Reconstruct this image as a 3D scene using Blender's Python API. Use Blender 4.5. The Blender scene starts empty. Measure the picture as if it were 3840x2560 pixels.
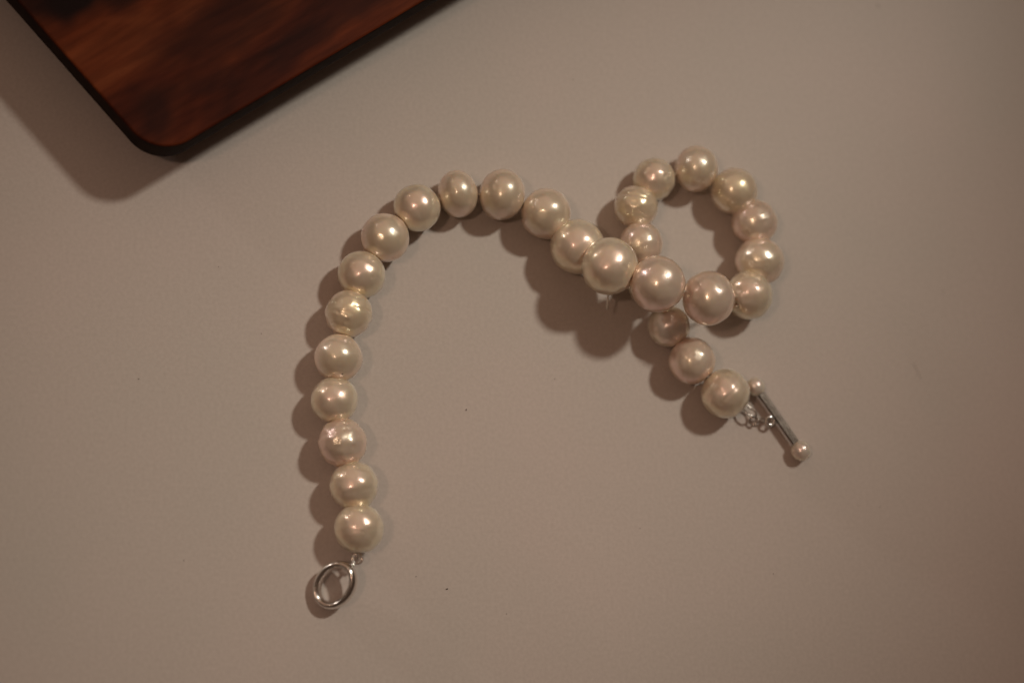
import bpy, bmesh, math, random
from mathutils import Vector, Matrix, noise

random.seed(7)
scene = bpy.context.scene
COL = scene.collection

# ------------------------------------------------------------------ camera
# photo pixels are 3840 x 2560; one millimetre is about 20 photo pixels at the table centre
PW, PH = 3840.0, 2560.0
MM = 0.001
PXMM = 20.0
LENS, SENSOR = 50.0, 22.3
FPX = PW * LENS / SENSOR                       # focal length in photo pixels
DIST = FPX / (PXMM * 1000.0)                   # camera distance (m)
UPX, UPY = 0.21, 0.17                        # table normal as seen in the picture (right, up)
ex = Vector((math.sqrt(1 - UPX * UPX), 0, UPX))
ey = Vector((-UPX * UPY / ex.x, 0, UPY))
ey.y = math.sqrt(1 - ey.x ** 2 - ey.z ** 2)
ez = ex.cross(ey)
CAM = ez * DIST

cam_data = bpy.data.cameras.new("camera")
cam = bpy.data.objects.new("camera", cam_data)
COL.objects.link(cam)
cam.matrix_world = Matrix(((ex.x, ey.x, ez.x, CAM.x), (ex.y, ey.y, ez.y, CAM.y), (ex.z, ey.z, ez.z, CAM.z), (0, 0, 0, 1)))
cam_data.lens = LENS
cam_data.sensor_width = SENSOR
cam_data.sensor_fit = 'HORIZONTAL'
cam_data.clip_start = 0.01
cam_data.clip_end = 50
cam_data.dof.use_dof = True
cam_data.dof.focus_distance = DIST - 0.008
cam_data.dof.aperture_fstop = 3.6
scene.camera = cam


def ray(px, py):
    return (ex * ((px - PW / 2) / FPX) - ey * ((py - PH / 2) / FPX) - ez).normalized()


def at(px, py, z=0.0):
    """point of height z (m) that the photo shows at pixel (px, py)"""
    d = ray(px, py)
    return CAM + d * ((z - CAM.z) / d.z)


def size_at(p, rpx):
    """real length of rpx photo pixels at point p"""
    return rpx * (CAM - p).dot(ez) / FPX


def viewdir(x, y, z):
    """camera-frame direction to world"""
    return (ex * x + ey * y + ez * z).normalized()


# ------------------------------------------------------------------ light
world = bpy.data.worlds.new("World")
scene.world = world
world.use_nodes = True
wbg = world.node_tree.nodes["Background"]
wbg.inputs[0].default_value = (1.0, 0.60, 0.40, 1)
wbg.inputs[1].default_value = 0.045


def lamp(name, d, dist, watts, col, radius, cone=None, aim=(0, 0, 0)):
    """a round lamp; with a cone (degrees) it is a soft-edged downlight aimed at the table"""
    ld = bpy.data.lights.new(name, 'SPOT' if cone else 'POINT')
    ld.energy = watts
    ld.color = col
    ld.shadow_soft_size = radius
    o = bpy.data.objects.new(name, ld)
    COL.objects.link(o)
    o.location = d * dist
    if cone:
        ld.spot_size = math.radians(cone)
        ld.spot_blend = 1.0
        o.rotation_euler = (Vector(aim) - o.location).to_track_quat('-Z', 'Y').to_euler()
    return o


lamp("ceiling_spot", viewdir(.585, .505, .63), 1.30, 26.4, (1.0, .928, .785), .056, 12.6, at(1660, 1370))
lamp("room_lamp", viewdir(-.25, .08, .965), 1.50, 7.0, (1.0, .64, .45), .050, 13, at(2100, 1350))
lamp("far_lamp", viewdir(-.72, .62, .20), 1.40, 6.5, (1.0, .88, .78), .044)
lamp("far_lamp", viewdir(-.52, .80, .24), 1.40, 0.8, (1.0, .8, .62), .026)

# added warm fill disk over the far side, standing in for room bounce
ad = bpy.data.lights.new("bounce_fill", 'AREA')
ad.shape = 'DISK'
ad.size = 3.2
ad.energy = 5.6
ad.color = (1.0, .62, .42)
ao = bpy.data.objects.new("bounce_fill", ad)
COL.objects.link(ao)
apos = viewdir(-.1, .66, .74) * 1.9
ao.location = apos
ao.rotation_euler = (-apos).to_track_quat('-Z', 'Y').to_euler()

scene.view_settings.view_transform = 'Standard'
scene.view_settings.look = 'None'
scene.view_settings.exposure = 0.0
scene.view_settings.gamma = 1.0


# ------------------------------------------------------------------ helpers
def link(name, bm, mat, parent=None, smooth=True):
    me = bpy.data.meshes.new(name)
    bm.normal_update()
    bm.to_mesh(me)
    bm.free()
    if smooth:
        for p in me.polygons:
            p.use_smooth = True
    if mat:
        me.materials.append(mat)
    o = bpy.data.objects.new(name, me)
    COL.objects.link(o)
    if parent:
        o.parent = parent
    return o


def thing(name, loc, label, cat):
    o = bpy.data.objects.new(name, None)
    o.empty_display_size = 0.01
    o.location = loc
    COL.objects.link(o)
    o["label"] = label
    o["category"] = cat
    return o


def frame_from(t):
    t = t.normalized()
    a = Vector((0, 0, 1)) if abs(t.z) < .9 else Vector((1, 0, 0))
    u = t.cross(a).normalized()
    return u, t.cross(u).normalized()


def tube(bm, pts, r, closed=False, seg=10, caps=True):
    n = len(pts)
    rings = []
    u = None
    for i, p in enumerate(pts):
        if closed:
            t = pts[(i + 1) % n] - pts[i - 1]
        else:
            t = pts[min(i + 1, n - 1)] - pts[max(i - 1, 0)]
        t.normalize()
        if u is None:
            u, v = frame_from(t)
        else:
            u = (u - t * u.dot(t)).normalized()
            v = t.cross(u)
        rr = r[i] if isinstance(r, (list, tuple)) else r
        rings.append([bm.verts.new(p + (u * math.cos(2 * math.pi * k / seg) + v * math.sin(2 * math.pi * k / seg)) * rr) for k in range(seg)])
    m = n if closed else n - 1
    for i in range(m):
        a, b = rings[i], rings[(i + 1) % n]
        off = 0
        if closed and i == n - 1:
            off = min(range(seg), key=lambda o: (a[0].co - b[o].co).length)
        for k in range(seg):
            bm.faces.new((a[k], a[(k + 1) % seg], b[(k + 1 + off) % seg], b[(k + off) % seg]))
    if caps and not closed:
        bm.faces.new(list(reversed(rings[0])))
        bm.faces.new(rings[-1])


def torus(bm, c, nrm, R, r, seg=72, tseg=20, squash=(1, 1), xdir=None):
    nrm = nrm.normalized()
    u, v = frame_from(nrm)
    if xdir is not None:
        u = (xdir - nrm * xdir.dot(nrm)).normalized()
        v = nrm.cross(u)
    pts = [c + u * (R * squash[0] * math.cos(2 * math.pi * k / seg)) + v * (R * squash[1] * math.sin(2 * math.pi * k / seg)) for k in range(seg)]
    tube(bm, pts, r, closed=True, seg=tseg)


# ------------------------------------------------------------------ materials
def mat(name):
    m = bpy.data.materials.new(name)
    m.use_nodes = True
    nt = m.node_tree
    return m, nt, nt.nodes["Principled BSDF"]


def N(nt, kind, **kw):
    n = nt.nodes.new(kind)
    for k, v in kw.items():
        if k in n.inputs:
            n.inputs[k].default_value = v
        else:
            setattr(n, k, v)
    return n


def ramp(nt, stops):
    r = nt.nodes.new("ShaderNodeValToRGB")
    e = r.color_ramp.elements
    while len(e) < len(stops):
        e.new(.5)
    for el, (p, c) in zip(e, stops):
        el.position = p
        el.color = c if len(c) == 4 else (*c, 1)
    return r


def pearl_material(name, base, film, wrinkle, seed):
    m, nt, b = mat(name)
    L = nt.links.new
    tc = N(nt, "ShaderNodeTexCoord")
    mp = N(nt, "ShaderNodeMapping")
    mp.inputs["Location"].default_value = (seed * 3.1, seed * 1.7, seed * .9)
    L(tc.outputs["Object"], mp.inputs[0])
    n1 = N(nt, "ShaderNodeTexNoise", Scale=180.0, Detail=2.0)
    L(mp.outputs[0], n1.inputs["Vector"])
    lo = tuple(c * .88 for c in base)
    hi = tuple(min(1, c * 1.06) for c in base)
    r = ramp(nt, [(.3, (lo[0], lo[1] * .98, lo[2] * .93)), (.7, hi)])
    L(n1.outputs[0], r.inputs[0])
    L(r.outputs[0], b.inputs["Base Color"])
    b.inputs["Metallic"].default_value = .36
    b.inputs["Roughness"].default_value = .31
    b.inputs["IOR"].default_value = 1.66
    b.inputs["Specular IOR Level"].default_value = .75
    b.inputs["Coat Weight"].default_value = 1.0
    b.inputs["Coat Roughness"].default_value = .14
    b.inputs["Coat IOR"].default_value = 1.75
    b.inputs["Subsurface Weight"].default_value = .25
    b.inputs["Subsurface Radius"].default_value = (1.0, .7, .45)
    b.inputs["Subsurface Scale"].default_value = .0012
    # nacre: thin film whose thickness drifts over the surface
    n2 = N(nt, "ShaderNodeTexNoise", Scale=260.0, Detail=1.0)
    L(mp.outputs[0], n2.inputs["Vector"])
    mr = N(nt, "ShaderNodeMapRange")
    mr.inputs["To Min"].default_value = film - 60
    mr.inputs["To Max"].default_value = film + 60
    L(n2.outputs[0], mr.inputs[0])
    L(mr.outputs[0], b.inputs["Thin Film Thickness"])
    b.inputs["Thin Film IOR"].default_value = 1.53
    # fine growth relief
    n3 = N(nt, "ShaderNodeTexNoise", Scale=420.0, Detail=3.0, Roughness=.5)
    L(mp.outputs[0], n3.inputs["Vector"])
    bp = N(nt, "ShaderNodeBump", Strength=.09 + .30 * wrinkle, Distance=.0003)
    L(n3.outputs[0], bp.inputs["Height"])
    L(bp.outputs[0], b.inputs["Normal"])
    L(bp.outputs[0], b.inputs["Coat Normal"])
    return m


PEARL = [
    pearl_material("nacre_cream", (.92, .77, .61), 330, .15, 1),
    pearl_material("nacre_ivory", (.92, .79, .645), 420, .3, 2),
    pearl_material("nacre_rose", (.92, .76, .635), 500, .5, 3),
    pearl_material("nacre_gold", (.92, .76, .59), 370, .1, 4),
    pearl_material("nacre_pale", (.92, .84, .75), 450, .1, 5),
]


def silver(name, rough, col):
    m, nt, b = mat(name)
    b.inputs["Base Color"].default_value = (*col, 1)
    b.inputs["Metallic"].default_value = 1.0
    tc = N(nt, "ShaderNodeTexCoord")
    n = N(nt, "ShaderNodeTexNoise", Scale=900.0, Detail=3.0)
    nt.links.new(tc.outputs["Object"], n.inputs["Vector"])
    mr = N(nt, "ShaderNodeMapRange")
    mr.inputs["To Min"].default_value = rough * .6
    mr.inputs["To Max"].default_value = rough * 1.5
    nt.links.new(n.outputs[0], mr.inputs[0])
    nt.links.new(mr.outputs[0], b.inputs["Roughness"])
    return m


SILVER = silver("polished_silver", .16, (.80, .77, .74))
LINKSILVER = silver("worn_silver", .24, (.50, .46, .43))
BARSILVER = silver("brushed_silver", .20, (.38, .335, .30))

m, nt, b = mat("silk_thread")
b.inputs["Base Color"].default_value = (.88, .84, .76, 1)
b.inputs["Roughness"].default_value = .7
THREAD = m

m, nt, b = mat("dark_pit")
b.inputs["Base Color"].default_value = (.05, .025, .012, 1)
b.inputs["Roughness"].default_value = .7
PIT = m

m, nt, b = mat("grey_dust")
b.inputs["Base Color"].default_value = (.14, .11, .09, 1)
b.inputs["Roughness"].default_value = .9
DUST = m

# tabletop: smooth off-white laminate with a faint cloudy tone and a satin gloss
m, nt, b = mat("white_laminate")
L = nt.links.new
tc = N(nt, "ShaderNodeTexCoord")
n1 = N(nt, "ShaderNodeTexNoise", Scale=14.0, Detail=3.0, Roughness=.55)
L(tc.outputs["Object"], n1.inputs["Vector"])
r1 = ramp(nt, [(.28, (.588, .545, .508)), (.72, (.652, .567, .533))])
L(n1.outputs[0], r1.inputs[0])
n2 = N(nt, "ShaderNodeTexNoise", Scale=1500.0, Detail=2.0)
L(tc.outputs["Object"], n2.inputs["Vector"])
r2 = ramp(nt, [(.25, (.90, .895, .89)), (.75, (1, 1, 1))])
L(n2.outputs[0], r2.inputs[0])
mx = N(nt, "ShaderNodeMix", data_type='RGBA', blend_type='MULTIPLY')
mx.inputs[0].default_value = 1
L(r1.outputs[0], mx.inputs[6])
L(r2.outputs[0], mx.inputs[7])
L(mx.outputs[2], b.inputs["Base Color"])
b.inputs["Roughness"].default_value = .30
b.inputs["Specular IOR Level"].default_value = .14
n4 = N(nt, "ShaderNodeTexNoise", Scale=500.0, Detail=2.0)
L(tc.outputs["Object"], n4.inputs["Vector"])
bp = N(nt, "ShaderNodeBump", Strength=.03, Distance=.0002)
L(n4.outputs[0], bp.inputs["Height"])
L(bp.outputs[0], b.inputs["Normal"])
TABLE = m

TOPZ = .0156
_b0, _b1 = at(900, 414, TOPZ), at(1580, 10, TOPZ)
_a0, _a1 = at(331, 305, TOPZ), at(465, 457, TOPZ)
_da, _db = (_a0 - _a1), (_b1 - _b0)
_w = _b0 - _a1
_c = _a1 + _da * ((_w.x * _db.y - _w.y * _db.x) / (_da.x * _db.y - _da.y * _db.x))
_ang = math.atan2(_db.y, _db.x)


def on_board(px, py):
    """photo pixel on the board top to board coordinates"""
    v = at(px, py, TOPZ) - _c
    return v.x * math.cos(_ang) + v.y * math.sin(_ang), -v.x * math.sin(_ang) + v.y * math.cos(_ang)


BLOTS = []
for _px, _py, _a, _w2, _h2, _d in ((560, 400, 1.05, 120, 85, .65), (330, -15, -.40, 330, 75, 1.0), (830, 90, -.15, 330, 130, .6), (1180, 170, .0, 240, 60, .5),
                                   (720, 300, -.1, 140, 45, .4), (1420, -20, .0, 220, 80, .6)):
    BLOTS.append((*on_board(_px, _py), _a, _w2 / PXMM * MM, _h2 / PXMM * MM, _d))

# board: dark red-brown hardwood with long streaks and blackish figure
m, nt, b = mat("dark_hardwood")
L = nt.links.new
tc = N(nt, "ShaderNodeTexCoord")
mp = N(nt, "ShaderNodeMapping")
mp.inputs["Scale"].default_value = (1.0, 2.2, 2.0)
mp.inputs["Rotation"].default_value = (0, 0, math.radians(-8))
L(tc.outputs["Object"], mp.inputs[0])
na = N(nt, "ShaderNodeTexNoise", Scale=24.0, Detail=3.5, Roughness=.55, Distortion=.9)
L(mp.outputs[0], na.inputs["Vector"])
ra = ramp(nt, [(.32, (.030, .0075, .005)), (.47, (.098, .019, .0075)), (.60, (.175, .038, .012)), (.78, (.28, .078, .027))])
L(na.outputs[0], ra.inputs[0])
mp2 = N(nt, "ShaderNodeMapping")
mp2.inputs["Scale"].default_value = (1.0, 9.0, 6.0)
L(tc.outputs["Object"], mp2.inputs[0])
nb = N(nt, "ShaderNodeTexNoise", Scale=60.0, Detail=5.0, Roughness=.6)
L(mp2.outputs[0], nb.inputs["Vector"])
rb = ramp(nt, [(.3, (.46, .42, .40)), (.7, (1.0, 1.0, 1.0))])
L(nb.outputs[0], rb.inputs[0])
mx = N(nt, "ShaderNodeMix", data_type='RGBA', blend_type='MULTIPLY')
mx.inputs[0].default_value = 1
L(ra.outputs[0], mx.inputs[6])
L(rb.outputs[0], mx.inputs[7])
last = mx.outputs[2]
# black-brown figure of the heartwood: soft blots with wobbling outlines (board coordinates, metres)
nw = N(nt, "ShaderNodeTexNoise", Scale=70.0, Detail=2.0)
L(tc.outputs["Object"], nw.inputs["Vector"])
wob = N(nt, "ShaderNodeVectorMath", operation='MULTIPLY_ADD')
wob.inputs[1].default_value = (.012, .012, 0)
L(nw.outputs[1], wob.inputs[0])
L(tc.outputs["Object"], wob.inputs[2])
FIGURE = []
for fx, fy, fa, fw, fh, fd in BLOTS:
    p = N(nt, "ShaderNodeMapping", vector_type='TEXTURE')
    p.inputs["Location"].default_value = (fx + .006, fy + .006, 0)
    p.inputs["Rotation"].default_value = (0, 0, fa)
    p.inputs["Scale"].default_value = (fw, fh, 1)
    L(wob.outputs[0], p.inputs[0])
    flat = N(nt, "ShaderNodeVectorMath", operation='MULTIPLY')
    flat.inputs[1].default_value = (1, 1, 0)
    L(p.outputs[0], flat.inputs[0])
    ln = N(nt, "ShaderNodeVectorMath", operation='LENGTH')
    L(flat.outputs[0], ln.inputs[0])
    mk = N(nt, "ShaderNodeMapRange", interpolation_type='SMOOTHSTEP')
    mk.inputs["From Min"].default_value = 1.3
    mk.inputs["From Max"].default_value = .35
    mk.inputs["To Max"].default_value = fd
    L(ln.outputs["Value"], mk.inputs["Value"])
    mm = N(nt, "ShaderNodeMix", data_type='RGBA')
    mm.inputs[7].default_value = (.012, .005, .005, 1)
    L(mk.outputs[0], mm.inputs[0])
    L(last, mm.inputs[6])
    last = mm.outputs[2]
L(last, b.inputs["Base Color"])
b.inputs["Roughness"].default_value = .5
b.inputs["Specular IOR Level"].default_value = .08
bp = N(nt, "ShaderNodeBump", Strength=.10, Distance=.0004)
L(nb.outputs[0], bp.inputs["Height"])
L(bp.outputs[0], b.inputs["Normal"])
WOOD = m

# board edge: near-black wood with the shade of its sides baked into the colour
m, nt, b = mat("edge_baked_shade")
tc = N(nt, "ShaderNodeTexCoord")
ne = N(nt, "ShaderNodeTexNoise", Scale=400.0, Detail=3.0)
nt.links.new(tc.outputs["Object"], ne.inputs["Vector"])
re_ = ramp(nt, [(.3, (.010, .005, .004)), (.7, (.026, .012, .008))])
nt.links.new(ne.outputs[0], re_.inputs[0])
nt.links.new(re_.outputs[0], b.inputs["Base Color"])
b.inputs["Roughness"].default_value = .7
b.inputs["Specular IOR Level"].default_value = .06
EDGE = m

# ------------------------------------------------------------------ tabletop
bm = bmesh.new()
S = 0.8
vs = [bm.verts.new((x, y, z)) for z in (0, -.03) for x, y in ((-S, -S), (S, -S), (S, S), (-S, S))]
bm.faces.new(vs[:4])
bm.faces.new(list(reversed(vs[4:])))
for k in range(4):
    bm.faces.new((vs[k], vs[k + 4], vs[(k + 1) % 4 + 4], vs[(k + 1) % 4]))
o = link("tabletop", bm, TABLE, smooth=False)
o["kind"] = "structure"

# ------------------------------------------------------------------ wooden board
TOPZ, BOTZ = .0156, .0


def board():
    A0, A1 = at(331, 305, TOPZ), at(465, 457, TOPZ)        # left edge of the top
    B0, B1 = at(900, 414, TOPZ), at(1580, 10, TOPZ)        # lower right edge of the top
    A0.z = A1.z = B0.z = B1.z = 0
    da = (A0 - A1).normalized()                            # away from the corner
    db = (B1 - B0).normalized()
    # corner point
    den = da.x * db.y - da.y * db.x
    w = B0 - A1
    t = (w.x * db.y - w.y * db.x) / den
    C = A1 + da * t
    # board axes: x along the lower right edge, y along the left edge
    root = thing("wooden_board", (C.x, C.y, 0), "dark red-brown wooden board with a rounded corner beside the pearl bracelet", "serving board")
    ang = math.atan2(db.y, db.x)
    root.rotation_euler.z = ang
    R = Matrix.Rotation(-ang, 3, 'Z')
    a2, b2 = R @ da, R @ db
    LA, LB, rad = .20, .30, .0078
    half = math.acos(max(-1, min(1, a2.dot(b2)))) / 2

    def outline(inset):
        # corner points of the parallelogram, rounded, moved inwards
        n_out = []
        P = [Vector((0, 0, 0)), b2 * LB, b2 * LB + a2 * LA, a2 * LA]
        cen = sum(P, Vector()) / 4
        res = []
        for i in range(4):
            p, q, s = P[i], P[i - 1], P[(i + 1) % 4]
            d1, d2 = (q - p).normalized(), (s - p).normalized()
            h = math.acos(max(-1, min(1, d1.dot(d2)))) / 2
            bis = (d1 + d2).normalized()
            cc = p + bis * (rad / math.sin(h))
            r = rad - inset
            s1 = cc - p
            e1 = p + d1 * (rad / math.tan(h)) - cc
            e2 = p + d2 * (rad / math.tan(h)) - cc
            n = 14
            for k in range(n + 1):
                v = e1.lerp(e2, k / n).normalized()
                # even spacing by slerp
                v = e1.normalized().slerp(e2.normalized(), k / n)
                res.append(cc + v * r)
        return res

    bm = bmesh.new()
    bev = .0005
    und = .0095                                            # generous round-over of the lower edge
    prof = [(und * (1 - math.sin(math.pi / 2 * k / 8)), BOTZ + und * (1 - math.cos(math.pi / 2 * k / 8))) for k in range(9)]
    prof += [(bev * (1 - math.cos(math.pi / 2 * k / 5)), TOPZ - bev * (1 - math.sin(math.pi / 2 * k / 5))) for k in range(6)]
    rings = []
    for ins, z in prof:
        rings.append([bm.verts.new((p.x, p.y, z)) for p in outline(ins)])
    for a, b_ in zip(rings, rings[1:]):
        n = len(a)
        for k in range(n):
            bm.faces.new((a[k], a[(k + 1) % n], b_[(k + 1) % n], b_[k]))
    bm.faces.new(rings[-1])
    bm.faces.new(list(reversed(rings[0])))
    bmesh.ops.recalc_face_normals(bm, faces=bm.faces)
    bd = link("board_slab", bm, WOOD, root)
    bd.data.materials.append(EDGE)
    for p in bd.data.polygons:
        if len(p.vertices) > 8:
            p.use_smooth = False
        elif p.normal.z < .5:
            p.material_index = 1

board()

# ------------------------------------------------------------------ pearl bracelet
# (photo x, photo y, half width, half height in photo pixels, centre height in pixels or None = rests on the table, material, wrinkle)
STR = [
    (1346, 1980, 93, 95, None, 1, .5),
    (1327, 1820, 92, 92, None, 1, .5),
    (1284, 1659, 92, 91, None, 2, 1.0),
    (1254, 1500, 89, 88, None, 1, .3),
    (1269, 1341, 91, 91, None, 0, .3),
    (1307, 1176, 90, 90, None, 3, .9),
    (1356, 1030, 92, 88, None, 1, .4),
    (1444, 892, 93, 91, None, 0, .3),
    (1564, 779, 87, 91, None, 1, .2),
    (1717, 727, 75, 90, None, 0, .15),
    (1883, 729, 85, 98, None, 0, .15),
    (2047, 801, 93, 98, None, 0, .3),
    (2166, 924, 102, 107, 118, 1, .3),
    (2286, 998, 105, 110, 217, 1, .3),
    (2466, 1064, 104, 108, 268, 2, .4),
    (2657, 1117, 98, 103, 238, 2, .4),
    (2808, 1107, 85, 94, 106, 1, .6),
    (2848, 980, 94, 89, None, 0, .4),
    (2829, 834, 87, 84, None, 2, .6),
    (2753, 717, 87, 89, None, 3, .3),
    (2611, 633, 80, 88, None, 0, .2),
    (2454, 672, 79, 80, None, 1, .8),
    (2385, 776, 83, 79, None, 3, .9),
    (2404, 914, 82, 84, None, 2, .4),
    (2434, 1068, 80, 80, None, 1, .4),
    (2508, 1222, 80, 79, None, 4, .6),
    (2594, 1353, 88, 88, None, 2, .4),
    (2720, 1475, 93, 93, None, 1, .6),
]


def rest_height(px, py, rpx):
    z = rpx / PXMM * MM
    for _ in range(8):
        z = size_at(at(px, py, z), rpx)
    return z


centres = []
for (px, py, rx, ry, h, mi, wr) in STR:
    rp = (rx + ry) / 2
    z = rest_height(px, py, rp) if h is None else h / PXMM * MM
    centres.append(at(px, py, z))

root = thing("pearl_bracelet", (centres[7].x, centres[7].y, 0),
             "cream pearl bracelet with silver ring and bar clasp, looped over itself on the table", "bracelet")
RO = Vector(root.location)


def pearl_mesh(c, r, axis, k_ax, k_sd, wr, seed, nu=108, nv=80, hole=.00042):
    """slightly flattened, slightly lumpy nacre bead with a drilled hole at both poles of its string axis"""
    u, v = frame_from(axis)
    axis = axis.normalized()
    bm = bmesh.new()
    so = Vector((seed * 7.3, seed * 3.9, seed * 5.1))

    prn = random.Random(seed * 17 + 5)
    dents = []
    for _ in range(1 + int(wr * 3.2)):
        a, t = prn.uniform(0, 6.28), prn.uniform(.15, .85)
        dents.append((viewdir(math.sin(t) * math.cos(a), math.sin(t) * math.sin(a), math.cos(t)), prn.uniform(.06, .13), prn.uniform(.006, .017) * (.5 + wr)))

    def surf(th, ph):
        d = u * (math.sin(th) * math.cos(ph)) + v * (math.sin(th) * math.sin(ph)) + axis * math.cos(th)
        k = 1.0 / math.sqrt((math.sin(th) / k_sd) ** 2 + (math.cos(th) / k_ax) ** 2)
        lump = .026 * noise.noise(d * 1.3 + so) + .028 * (wr + .15) * noise.noise(d * 3.0 + so * 2)
        # growth rings: shallow furrows round the string axis on the more wrinkled beads
        g = noise.noise(d * 1.1 + so * 3)
        lump += -.060 * wr * max(0, g + .10) * math.exp(-((math.cos(th) - .40 * math.sin(seed * 2.7)) / .085) ** 2)
        lump += -.030 * wr * max(0, .2 - g) * math.exp(-((math.cos(th) - .55 * math.cos(seed * 1.9)) / .05) ** 2)
        # small pits in the nacre, each with a faint raised rim
        for dd, w_, dep in dents:
            q = (1 - d.dot(dd)) * 2 / (w_ * w_)
            if q < 12:
                lump += dep * (-math.exp(-q) + .35 * math.exp(-((q - 2.6) ** 2) / 2))
        # dimple that leads into the drill hole
        s = math.sin(th) * r
        lump += -.05 * math.exp(-(s / (hole * 2.0)) ** 2)
        return d * (r * k * (1 + lump))

    th0 = math.asin(min(.9, hole / r))
    rings = []
    for i in range(nv + 1):
        th = th0 + (math.pi - 2 * th0) * i / nv
        rings.append([bm.verts.new(c + surf(th, 2 * math.pi * j / nu)) for j in range(nu)])
    for a, b_ in zip(rings, rings[1:]):
        for j in range(nu):
            bm.faces.new((a[j], b_[j], b_[(j + 1) % nu], a[(j + 1) % nu]))
    # the drilled bore
    for j in range(nu):
        bm.faces.new((rings[0][j], rings[0][(j + 1) % nu], rings[-1][(j + 1) % nu], rings[-1][j]))
    bmesh.ops.recalc_face_normals(bm, faces=bm.faces)
    return bm


def place_origin(o, c):
    """put the object's origin at c (world) below the bracelet root"""
    o.data.transform(Matrix.Translation(-c))
    o.parent = root
    o.location = c - RO


radii = []
for i, (px, py, rx, ry, h, mi, wr) in enumerate(STR):
    c = centres[i]
    a = centres[max(0, i - 1)]
    b_ = centres[min(len(STR) - 1, i + 1)]
    axis = (b_ - a).normalized()
    sx, sy = size_at(c, rx), size_at(c, ry)
    # picture direction of the string axis decides which half size runs along it
    ax = abs(axis.dot(ex))
    ay = abs(axis.dot(ey))
    tot = ax * ax + ay * ay
    along = (sx * ax * ax + sy * ay * ay) / tot
    side = (sx * ay * ay + sy * ax * ax) / tot
    gap = min((c - a).length if i else 1, (b_ - c).length if i < len(STR) - 1 else 1)
    r = side
    radii.append(r)
    bm = pearl_mesh(c, r, axis, min(along / side, 1.04), 1.0, wr, i + 1)
    o = link("pearl", bm, PEARL[mi], root)
    place_origin(o, c)

# dark pinhole on the fifth bead of the left arm
c = centres[4]
d = (viewdir(.22, -.66, .72))
pc = c + d * (radii[4] * .985)
bm = bmesh.new()
bmesh.ops.create_icosphere(bm, subdivisions=2, radius=.00019, matrix=Matrix.Translation(pc))
o = link("pit", bm, PIT, root)
place_origin(o, pc)

# thread through all the beads
pts = []
for i in range(len(centres) - 1):
    for k in range(6):
        pts.append(centres[i].lerp(centres[i + 1], k / 6))
pts.append(centres[-1])
bm = bmesh.new()
tube(bm, pts, .00022, seg=8)
o = link("thread", bm, THREAD, root)
place_origin(o, centres[0])

# sliver of light between the crossing beads, put in as a pale strand
bm = bmesh.new()
sliver = [at(2281, 1096, .0075), at(2280, 1112, .0070), at(2278, 1135, .0062), at(2276, 1160, .0056)]
tube(bm, sliver, [.00020, .00018, .00018, .00024], seg=8)
o = link("light_sliver", bm, THREAD, root)
place_origin(o, sliver[0])

# ---- ring end of the clasp
nrm = viewdir(-.26, .06, .96)
Rr = 80 / PXMM * MM
tr = 14.0 / PXMM * MM
drop = Rr * .90 * math.sqrt(max(0, 1 - nrm.z ** 2)) + tr * 1.8
rc = at(1257, 2192, drop)
bm = bmesh.new()
torus(bm, rc, nrm, Rr, tr, 96, 24, squash=(1.0, .77), xdir=viewdir(.606, .795, 0))
for v in bm.verts:                                         # the wire is taller than it is wide
    v.co += nrm * ((v.co - rc).dot(nrm) * .8)
ring = link("toggle_ring", bm, SILVER, root)
place_origin(ring, rc)
# eyelet soldered to the ring
ec = at(1340, 2094, .0036)
bm = bmesh.new()
torus(bm, ec, viewdir(.10, .1, .98), .00088, .00024, 40, 14)
# small stem joining eyelet and ring
rp = rc + (at(1318, 2128, drop) - rc).normalized() * Rr
tube(bm, [ec + (rp - ec).normalized() * .00085, rp], .00034, seg=12)
o = link("eyelet", bm, SILVER, ring)
o.data.transform(Matrix.Translation(-rc))
# wire loop from the last pearl to the eyelet
p0 = centres[0] + (ec - centres[0]).normalized() * radii[0] * .80
bm = bmesh.new()
mid = (p0 + ec) / 2
axis = (ec - p0)
torus(bm, mid + axis * .18, axis.cross(viewdir(0.2, .1, 1)).cross(axis) + viewdir(.7, .1, .3) * .0006, .00085, .00017, 36, 10, squash=(1.1, .7), xdir=axis)
o = link("jump_ring", bm, SILVER, root)
place_origin(o, mid)

# ---- bar end of the clasp
e1 = at(2834, 1449, .00175)
e2 = at(3003, 1689, .00182)
bd = (e2 - e1).normalized()
side = bd.cross(Vector((0, 0, 1))).normalized()
up = side.cross(bd)
HW, HH, CH = .00066, .00050, .00014                      # half width, half height, chamfer
sect = [(HW, -HH + CH), (HW, HH - CH), (HW - CH, HH), (.00016, HH), (.00012, HH - .00005), (-.00012, HH - .00005), (-.00016, HH),
        (-HW + CH, HH), (-HW, HH - CH), (-HW, -HH + CH), (-HW + CH, -HH), (HW - CH, -HH)]
bm = bmesh.new()
ra_, rb_ = [[bm.verts.new(p + side * a + up * b) for a, b in sect] for p in (e1 + bd * .0012, e2 - bd * .0012)]
for k in range(len(sect)):
    k2 = (k + 1) % len(sect)
    bm.faces.new((ra_[k], ra_[k2], rb_[k2], rb_[k]))
bm.faces.new(ra_)
bm.faces.new(rb_)
bmesh.ops.recalc_face_normals(bm, faces=bm.faces)
bar = link("toggle_bar", bm, BARSILVER, root, smooth=False)
bc = (e1 + e2) / 2
place_origin(bar, bc)
for p, r, sd in ((e1, .00170, 41), (e2, .00186, 42)):
    bm = pearl_mesh(Vector((0, 0, 0)), r, bd, 1.08, 1.0, .3, sd, 40, 28, hole=.00030)
    o = link("end_pearl", bm, PEARL[4], bar)
    o.location = p - bc
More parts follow.
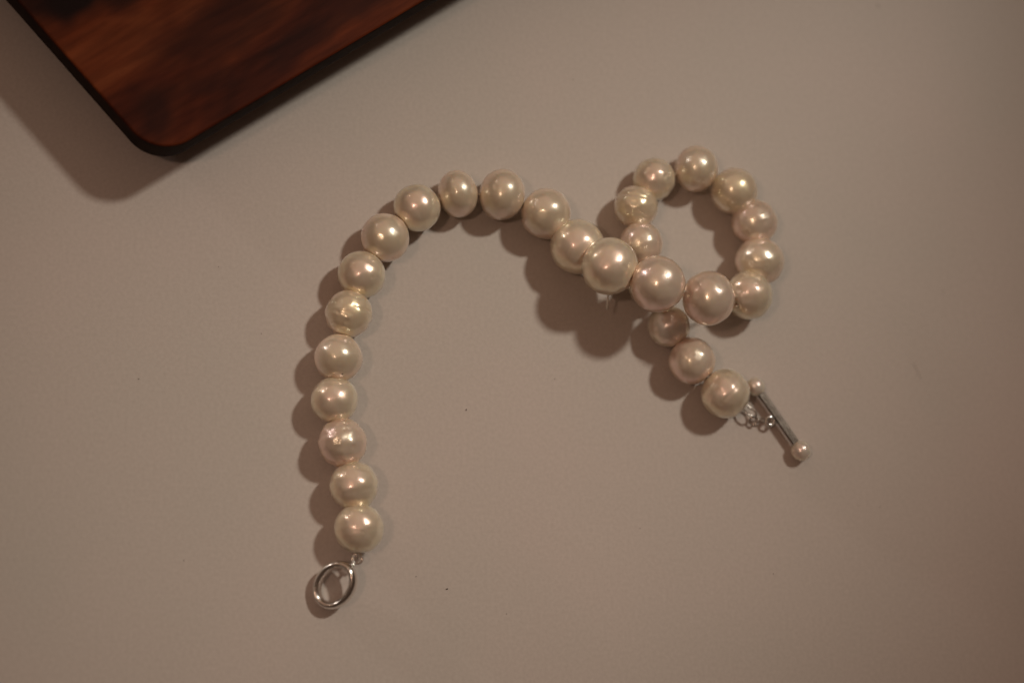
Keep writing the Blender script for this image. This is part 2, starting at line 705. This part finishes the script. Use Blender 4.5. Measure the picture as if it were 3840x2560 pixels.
# loop in the middle of the bar
lc = at(2889, 1578, .0020)
bm = bmesh.new()
torus(bm, lc, viewdir(.25, .15, .95), .00078, .00022, 40, 14)
torus(bm, lc + viewdir(-.3, -.9, -.2) * .0004 - Vector((0, 0, .0004)), viewdir(.35, .25, .9), .00078, .00018, 40, 14)
o = link("bar_loop", bm, SILVER, bar)
o.data.transform(Matrix.Translation(-bc))
# links between the last pearl and the bar
for (cx, cy, z, n, R, sq, xd, r) in (
    (2812, 1541, .0023, viewdir(.35, .55, .75), .00130, (1.12, .68), viewdir(.75, -.66, 0), .00021),
    (2826, 1577, .0011, viewdir(-.25, .25, .93), .00085, (1.0, .8), viewdir(1, .3, 0), .00021),
    (2857, 1573, .0013, viewdir(.1, .80, .55), .00100, (1.2, .42), viewdir(1, -.05, 0), .00020),
):
    p = at(cx, cy, z)
    bm = bmesh.new()
    torus(bm, p, n, R, r, 44, 12, squash=sq, xdir=xd)
    o = link("chain_link", bm, LINKSILVER, root)
    place_origin(o, p)

# ------------------------------------------------------------------ specks of dust on the table
bm = bmesh.new()
rnd = random.Random(3)
spots = [(1748, 1536, 6), (1676, 2207, 7), (3292, 22, 7), (2150, 300, 4), (3540, 1096, 4), (1560, 2160, 4), (520, 1420, 4), (690, 2100, 4),
         (2900, 2150, 4), (3300, 1900, 4), (3220, 1895, 3), (980, 1250, 3), (1900, 2300, 3), (2400, 1980, 3), (820, 1000, 3), (2080, 1420, 3)]
for px, py, s in spots:
    p = at(px, py, .00006)
    sc = s / PXMM * MM * .55
    mtx = Matrix.Translation(p) @ Matrix.Rotation(rnd.uniform(0, 6.28), 4, 'Z') @ Matrix.Diagonal((1.4, .7, .35, 1))
    bmesh.ops.create_icosphere(bm, subdivisions=1, radius=sc, matrix=mtx)
hair = [(3422, 1360), (3428, 1372), (3437, 1385), (3446, 1402), (3454, 1420)]
tube(bm, [at(x, y, .00008) for x, y in hair], .000024, seg=6)
o = link("dust", bm, DUST)
o["kind"] = "stuff"
